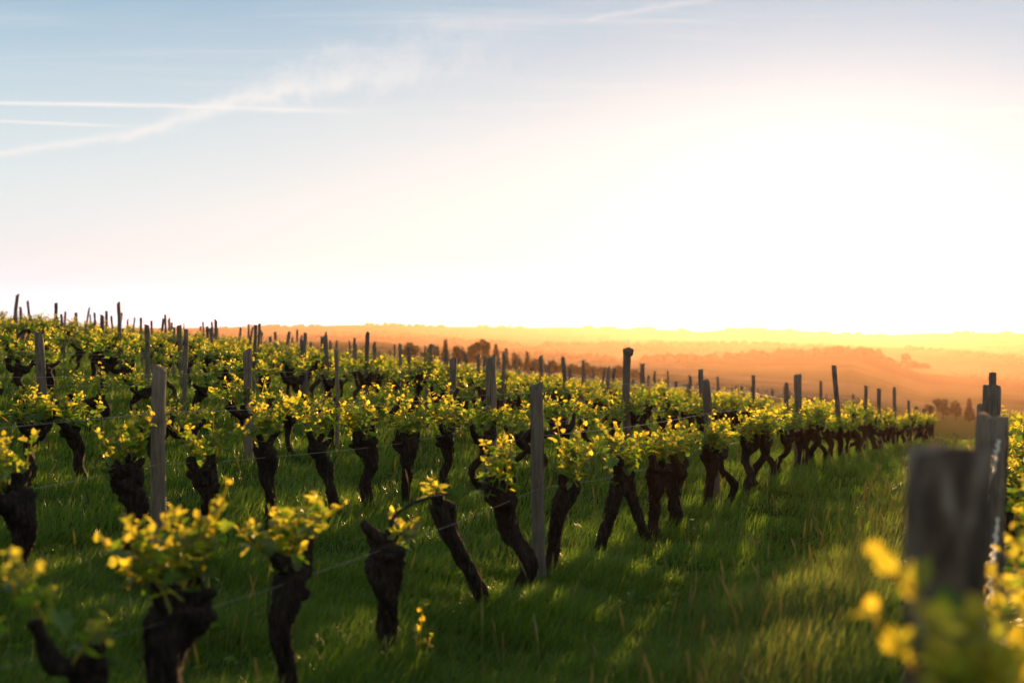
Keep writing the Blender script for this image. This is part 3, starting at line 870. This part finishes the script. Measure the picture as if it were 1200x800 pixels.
# ------------------------------------------------------------------ grass
def build_grass():
    q = np.random.default_rng(5)
    def sample(n, y0, y1, power):
        u = q.uniform(0, 1, n); e = 2 - power
        y = (y0 ** e + u * (y1 ** e - y0 ** e)) ** (1 / e)
        px = q.uniform(-90, 1290, n); x = (px - 600) / F * y
        return x, y
    parts = [sample(260000, 2.9, 9.5, .6), sample(420000, 7, 52, 1.35)]
    x = np.concatenate([p[0] for p in parts]); y = np.concatenate([p[1] for p in parts])
    s, t = xy2st(x, y)
    clump = wob(x, y, 3.2, 21) + wob(x, y, 8.0, 22) * .7
    keep = q.uniform(0, 1, len(x)) < np.clip(.75 + .5 * clump, .25, 1)
    x, y, s, t, clump = x[keep], y[keep], s[keep], t[keep], clump[keep]
    n = len(x); z = ground_z(x, y)
    rowd = np.abs(((s + 1.15) % 2.3) - 1.15); rowd = np.where(s < -.8, np.minimum(np.abs(s + 2.76), np.abs(s)), rowd)
    tall = .095 + .03 * np.exp(-(rowd / .45) ** 2) + .055 * clump + .04 * np.clip(wob(x, y, 1.1, 77), 0, 1)
    tall = tall + .13 * np.exp(-((s + 1.9) / .45) ** 2)                          # rank strip at the edge of the alley
    h = np.clip(tall, .05, .5) * q.uniform(.55, 1.5, n)
    wdt = .0022 * np.sqrt(np.maximum(y, 4) / 4) * q.uniform(.7, 1.4, n)
    a = q.uniform(0, 2 * pi, n); lean = q.uniform(.1, .95, n); comb = wob(x, y, 1.3, 9) * 1.5
    dx = np.cos(a) * lean + .25 * np.cos(comb); dy = np.sin(a) * lean + .25 * np.sin(comb)
    px_, py_ = -np.sin(a) * wdt, np.cos(a) * wdt
    # width mostly across the view so blades do not vanish edge on
    lv = np.array([0, .35, .7, 1.0]); ww = np.array([1, .9, .6, 0])
    Vs = []
    for u, w in zip(lv, ww):
        bx = x + dx * h * u * u * .8; by = y + dy * h * u * u * .8; bz = z - .01 + h * u * (1 - .25 * lean * u)
        if w > 0:
            Vs.append(np.stack([bx - px_ * w, by - py_ * w, bz], -1)); Vs.append(np.stack([bx + px_ * w, by + py_ * w, bz], -1))
        else: Vs.append(np.stack([bx, by, bz], -1))
    V = np.stack(Vs, 1).reshape(-1, 3); b = (np.arange(n) * 7)[:, None]
    Fq = np.concatenate([b + [0, 1, 3, 2], b + [2, 3, 5, 4]]); Ft = b + [4, 5, 6]
    dry = np.clip(q.normal(.06, .10, n) + .35 * (q.uniform(0, 1, n) < .05) + .55 * np.exp(-((s + 1.9) / .45) ** 2) * q.uniform(0, 1, n), 0, 1)
    rv = np.clip(.55 + .30 * clump + q.normal(0, .34, n), 0, 1.3)
    o = link('grass', mesh('grass', V, [Fq, Ft], GRASS, dict(age=np.repeat(dry, 7), rv=np.repeat(rv, 7)), False))
    tag(o, 'long green meadow grass growing between the vine rows', 'grass', kind='stuff')
    # seed heads
    n = 3400; x, y = sample(n, 3.5, 40, 1.0); s, t = xy2st(x, y)
    w = .15 + np.exp(-((s + 1.7) / .5) ** 2) + .5 * np.exp(-((s - .1) / .4) ** 2) * (t > 3) + .3 * (wob(x, y, .8, 31) > .3)
    keep = q.uniform(0, 1, n) < w; x, y = x[keep], y[keep]; n = len(x); z = ground_z(x, y)
    h = q.uniform(.22, .46, n); a = q.uniform(0, 6.28, n); l = q.uniform(.05, .3, n); w = .0022 * np.sqrt(np.maximum(y, 5) / 5)
    prof = [(0, .6), (.7, .5), (.74, 1.6), (.86, 3.0), (.95, 1.6), (1.0, .3)]
    Vs = []
    for u, k in prof:
        bx = x + np.cos(a) * l * h * u ** 2; by = y + np.sin(a) * l * h * u ** 2; bz = z + h * u
        for e in (0, 2.09, 4.19): Vs.append(np.stack([bx + cos(e) * w * k, by + sin(e) * w * k, bz], -1))
    V = np.stack(Vs, 1).reshape(-1, 3); b = (np.arange(n) * 18)[:, None]; Fl = []
    for r in range(5):
        for e in range(3): Fl.append(b + [r * 3 + e, r * 3 + (e + 1) % 3, r * 3 + 3 + (e + 1) % 3, r * 3 + 3 + e])
    o = link('seeding_grass', mesh('seeding_grass', V, np.concatenate(Fl), GRASS, dict(age=np.full(n * 18, .9), rv=np.repeat(q.uniform(.5, 1, n), 18)), False))
    tag(o, 'pale seed heads of taller grass along the alley edge', 'grass', kind='stuff')


build_grass()


def build_weeds():
    q = np.random.default_rng(15); mb = MB(); n = 420
    y = 3.4 * (16 / 3.4) ** q.uniform(0, 1, n); x = (q.uniform(-60, 1260, n) - 600) / F * y; z = ground_z(x, y)
    for i in range(n):
        m = int(q.integers(4, 9)); a = np.sort(q.uniform(0, 6.28, m)); kind = q.uniform()
        out = np.stack([np.cos(a), np.sin(a), q.uniform(.2, 1.1, m)], -1)
        hgt = q.uniform(.02, .075); pos = np.array([x[i], y[i], z[i] + hgt]) + out * .012 + np.stack([0 * a, 0 * a, q.uniform(-.6, .2, m) * hgt], -1)
        V, Fs, ag, rv = leaves(pos, out, np.tile([0, 0, 1.], (m, 1)) + q.normal(0, .3, (m, 3)), q.uniform(.016, .042, m), np.full(m, .02 + .12 * kind), q.uniform(.4, 1, m), 1, q)
        mb.add(V, Fs, age=ag, rv=rv)
    tag(link('weeds', mb.mesh('weeds', GRASS, False)), 'small broad leaved weeds scattered through the meadow grass', 'weeds', kind='stuff')


build_weeds()

# a yellow lit sprig of a young plant in the grass, and two white flower heads
def build_small_plants():
    def at(px, py):
        lo, hi = 2.0, 40.0
        for _ in range(50):
            m = (lo + hi) / 2; x = (px - 600) / F * m
            if CAMZ + (HZ - py) / F * m < gz(x, m): hi = m
            else: lo = m
        return (px - 600) / F * lo, lo
    q = np.random.default_rng(77)
    x, y = at(490, 790); e = empty('young_plant', (x, y, gz(x, y)))
    tag(e, 'small pale plant with a sunlit yellow top in the grass below the bare vines', 'plant')
    for j, (dx, L) in enumerate(((0, .26), (-.03, .17), (.035, .18))):
        lm = MB(); shoot_geo(lm, lm, np.array([dx * .3, 0, .0]), (dx * 3, 0, 1), L, 9, .055, 0, q, .35 if j == 0 else .1)
        link('shoot', lm.mesh('shoot', LEAF, False), e)
    white = mat_plain('white_petals', (.75, .72, .66), .7)
    for px, py, lab in ((811, 608, 'taller white flower in the grass by the brown tilted post'), (815, 615, 'lower white flower in the grass by the brown tilted post')):
        x, y = at(px, py + 14); h = .10 if py < 610 else .07
        e = empty('wild_flower', (x, y, gz(x, y))); tag(e, lab, 'flower', 'white flowers in the grass')
        mb = MB(); V, Fs = tube(spline([(0, 0, 0), (.005, 0, h * .5), (0, 0, h)], 6), .002, 5); mb.add(V, Fs); link('stem', mb.mesh('stem', STEM), e)
        mb = MB(); n = 9
        for i in range(n):
            a = i / n * 6.283; d = np.array([cos(a), sin(a), .35]); P = np.array([0, 0, h]) + d * np.linspace(0, .020, 5)[:, None]
            V, Fs = tube(P, np.array([.002, .005, .006, .005, .002]), 5); mb.add(V, Fs)
        link('petals', mb.mesh('petals', white), e)


build_small_plants()


# ------------------------------------------------------------------ beyond the crest: lower vineyard, hedge trees, woods
def pix(px, r):
    y = r; return (px - 600) / F * y, y


def build_lower_vineyard():
    q = random.Random(9)
    rows = [(72, 560, 780), (80, 700, 930), (88, 540, 800), (98, 800, 1010), (110, 520, 830), (126, 500, 790), (145, 500, 1000), (170, 510, 900)]
    for i, (r, p0, p1) in enumerate(rows):
        n = 6; P = []
        for j in range(n):
            px = p0 + (p1 - p0) * j / (n - 1) + q.uniform(-6, 6); rr = r * (1 + .10 * (j / (n - 1)) + q.uniform(-.01, .01)); x, y = pix(px, rr); z = gz(x, y)
            h = q.uniform(1.25, 1.5); V, Fs = post_geo(h, .05, 3000 + i * 10 + j, q.gauss(0, .05)); mb = MB(); mb.add(V, Fs)
            o = link('vineyard_stake', mb.mesh('vineyard_stake', WOOD), loc=(x, y, z))
            tag(o, f'small hazy stake, {ORD[j]} on the {ORD[i]} wire row of the field below the crest', 'stake', 'stakes in the lower vineyard')
            P.append((x, y, z + h * .9))
        out = []
        for a, b in zip(P[:-1], P[1:]):
            a, b = np.array(a), np.array(b)
            for u in np.linspace(0, 1, 9)[:-1]: out.append(a + (b - a) * u - [0, 0, 4 * u * (1 - u) * .25])
        out.append(np.array(P[-1]))
        mb = MB(); V, Fs = tube(np.array(out), .022, 5); mb.add(V, Fs)  # thickened so the glint painted into its colour shows
        tag(link('field_wire', mb.mesh('field_wire', OLDWIRE_GLINT)), f'pale wire with painted glint on the {ORD[i]} stake row of the field below the crest', 'wire', 'wires in the lower vineyard')


build_lower_vineyard()

TREELEAF = mat_leaf('tree_leaf', (.030, .046, .014), (.065, .075, .022), (.06, .09, .015), (.12, .12, .02), .3)


def crown_geo(q, h, w, kind, n=900, s=.30):
    """leaf clumps through the volume of several overlapping lobes"""
    lobes = []
    if kind == 'cone': lobes = [((0, 0, h * (.2 + .15 * i)), w * .5 * (1 - .17 * i), h * .14) for i in range(6)]
    else:
        lobes = [((0, 0, h * .58), w * .40, h * .36)]
        for i in range(7):
            a = q.uniform(0, 6.28); d = q.uniform(.2, .36) * w
            lobes.append(((cos(a) * d, sin(a) * d, h * q.uniform(.35, .78)), w * q.uniform(.16, .26), h * q.uniform(.14, .24)))
    pos = []
    for i in range(n):
        c, rx, rz = lobes[q.integers(len(lobes))]
        v = q.normal(0, 1, 3); v /= np.linalg.norm(v); v *= q.uniform(.45, 1.0) ** .5
        pos.append([c[0] + v[0] * rx, c[1] + v[1] * rx, max(.15, c[2] + v[2] * rz)])
    pos = np.array(pos)
    V, Fs, a, rv = leaves(pos, q.normal(0, 1, (n, 3)), q.normal(0, 1, (n, 3)) + [0, 0, .7], q.uniform(.6, 1.4, n) * s, np.clip(q.normal(.3, .25, n), 0, 1), q.uniform(0, 1, n), 1, q)
    return V, Fs, a, rv


def tree(name, px, r, w_px, h_px, kind, label, seed, group, cat='tree', sink=.06):
    q = np.random.default_rng(seed); x, y = pix(px, r); z = gz(x, y)
    w, h = w_px * r / F, h_px * r / F
    e = empty(name, (x, y, z - .05)); tag(e, label, cat, group)
    mb = MB(); V, Fs = tube(spline([(0, 0, -.3), (.03 * w, 0, h * .3), (0, .02 * w, h * .75)], 9), np.linspace(.035, .008, 9) * h + .02, 8, .12, .05, seed); mb.add(V, Fs)
    for i in range(4):
        a = q.uniform(0, 6.28); b = h * q.uniform(.25, .5)
        V, Fs = tube(spline([(0, 0, b), (cos(a) * w * .15, sin(a) * w * .15, b + h * .14), (cos(a) * w * .3, sin(a) * w * .3, b + h * .24)], 6), np.linspace(.014, .005, 6) * h + .01, 6); mb.add(V, Fs)
    link('trunk', mb.mesh('trunk', BARK), e)
    V, Fs, a, rv = crown_geo(q, h, w, kind, 1000, .045 * h + .12)
    mb = MB(); mb.add(V, Fs, age=a, rv=rv); link('crown', mb.mesh('crown', TREELEAF, False), e)


HEDGE = [  # column, distance, width and height in photo pixels, kind, label
    (481, 285, 20, 22, 'round', 'low round bush alone before the green pasture'),
    (508, 300, 16, 24, 'round', 'rounded tree at the pasture end of the hedge line'),
    (522, 300, 12, 27, 'cone', 'slim pointed tree at the pasture end of the hedge line'),
    (538, 295, 15, 27, 'round', 'small round tree just before the large domed tree'),
    (561, 295, 25, 36, 'round', 'largest domed tree of the hedge line, highest crown'),
    (581, 300, 14, 29, 'cone', 'pointed tree close behind the large domed tree'),
    (593, 305, 10, 26, 'cone', 'second narrow tree from the large domed tree'),
    (606, 305, 14, 24, 'round', 'middling tree between two narrow pointed ones of the hedge line'),
    (618, 305, 10, 25, 'cone', 'third narrow tree from the large domed tree'),
    (632, 305, 20, 22, 'round', 'wide flat tree in the middle of the hedge line'),
    (652, 300, 20, 21, 'round', 'broad low tree in the sunward half of the hedge line'),
    (672, 300, 14, 17, 'round', 'smallest tree of the hedge line, in a dip'),
    (684, 300, 20, 23, 'round', 'rounded tree rising above the dip in the hedge line'),
    (704, 305, 22, 17, 'round', 'low spreading tree in the sunward end of the hedge line'),
    (722, 310, 18, 19, 'round', 'second last tree at the sunward end of the hedge line'),
    (742, 310, 22, 16, 'round', 'last low tree at the sunward end of the hedge line'),
    (497, 300, 14, 12, 'round', 'low scrub between the lone bush and the hedge line'),
    (549, 303, 16, 19, 'round', 'low filling bush under the large domed tree, pasture side'),
    (573, 303, 16, 19, 'round', 'low filling bush under the large domed tree, sunward side'),
    (600, 309, 18, 16, 'round', 'low bush filling the hedge beneath the second narrow tree'),
    (624, 310, 16, 15, 'round', 'low bush filling the hedge beneath the third narrow tree'),
    (643, 306, 18, 14, 'round', 'low bush filling the hedge beside the wide flat tree'),
    (663, 306, 18, 13, 'round', 'low bush at the near side of the dip in the hedge line'),
    (694, 310, 18, 13, 'round', 'low bush after the rounded tree above the dip'),
    (714, 312, 18, 12, 'round', 'low bush before the second last tree of the hedge line'),
    (733, 314, 18, 12, 'round', 'low bush between the last two trees of the hedge line'),
    (1104, 260, 22, 27, 'round', 'dark bushy tree at the far end of the grassy alley'),
    (1088, 262, 14, 19, 'round', 'small dark shrub tree next to the bushy one beyond the alley'),
    (1120, 262, 14, 26, 'round', 'tall loose tree between the bushy and the pointed one beyond the alley'),
    (1136, 258, 15, 25, 'cone', 'dark pointed conifer at the far end of the grassy alley'),
    (1193, 150, 30, 24, 'round', 'dark round shrub beyond the round topped grey post'),
]
for i, (px, r, w, h, kind, lab) in enumerate(HEDGE):
    tree('valley_tree' if kind == 'round' else 'pointed_tree', px, r, w, h, kind, lab, 600 + i, 'trees beyond the vineyard')


def build_woods():
    wm, wq, wp, wtt = newmat('woods'); wp.inputs['Specular IOR Level'].default_value = 0; wp.inputs['Roughness'].default_value = 1
    wp.inputs['Base Color'].default_value = (.030, .042, .016, 1)
    q = np.random.default_rng(8); mb = MB()
    n = 2600
    px = q.uniform(-40, 1260, n); r = np.exp(q.uniform(np.log(650), np.log(5600), n))
    x, y = (px - 600) / F * r, r
    dens = wob(x, y / 2.5, 1 / 130., 40) + .5 * wob(x, y, 1 / 50., 41)
    ridge = (np.abs(r - 1600) < 170) & (px > 760) & (px < 1060)
    keep = ((dens > .22) & (r > 1450)) | (ridge & (q.uniform(0, 1, n) < .7)) | ((np.abs(r - 5450) < 70) & (q.uniform(0, 1, n) < .4))
    x, y, r = x[keep], y[keep], r[keep]; z = ground_z(x, y)
    for i in range(len(x)):
        for c in range(5):
            w = q.uniform(5, 13) * (1 + r[i] / 4500); hh = q.uniform(3.5, 9) * (1 + r[i] / 12000)
            cx, cy_ = x[i] + q.normal(0, 14), y[i] + q.normal(0, 9); cz = z[i] - 1
            m = 7; a = np.linspace(0, 2 * pi, m, endpoint=False); V = [[cx, cy_, cz + hh * q.uniform(.85, 1.1)]]
            for hf, wf in ((.72, .34), (.30, .50), (0, .42)):
                k = q.uniform(.5, 1.35, m); V += [[cx + cos(b) * w * wf * kk, cy_ + sin(b) * w * wf * kk, cz + hh * hf * q.uniform(.9, 1.1)] for b, kk in zip(a, k)]
            j = np.arange(m); j2 = (j + 1) % m
            Fs = [np.stack([np.zeros(m, int), 1 + j, 1 + j2], -1), np.concatenate([np.stack([1 + m * e + j, 1 + m * (e + 1) + j, 1 + m * (e + 1) + j2, 1 + m * e + j2], -1) for e in (0, 1)])]
            mb.add(np.array(V), Fs, age=.3, rv=q.uniform(0, 1))
    o = link('distant_woods', mb.mesh('distant_woods', wm, False)); tag(o, 'hazy woods spread over the far valley and hills', 'woods', kind='stuff')


build_woods()


# ------------------------------------------------------------------ the air
def build_haze():
    x0, x1, y0, y1, z0, z1 = -6900, 6900, -6900, 6900, -260.0, 60.0
    V = np.array([(x, y, z) for x in (x0, x1) for y in (y0, y1) for z in (z0, z1)], float)
    Fq = np.array([[0, 1, 3, 2], [4, 6, 7, 5], [0, 4, 5, 1], [2, 3, 7, 6], [0, 2, 6, 4], [1, 5, 7, 3]])
    m = bpy.data.materials.new('haze'); m.use_nodes = True; t = m.node_tree
    t.nodes.remove(t.nodes['Principled BSDF'])
    v = t.nodes.new('ShaderNodeVolumePrincipled'); v.inputs['Color'].default_value = (.55, .33, .245, 1)
    v.inputs['Density'].default_value = 1.0e-4; v.inputs['Anisotropy'].default_value = .70
    t.links.new(v.outputs[0], t.nodes['Material Output'].inputs['Volume'])
    o = link('haze', mesh('haze', V, Fq, m, smooth=False)); tag(o, 'warm evening haze lying over the valley', 'haze', kind='stuff')


build_haze()
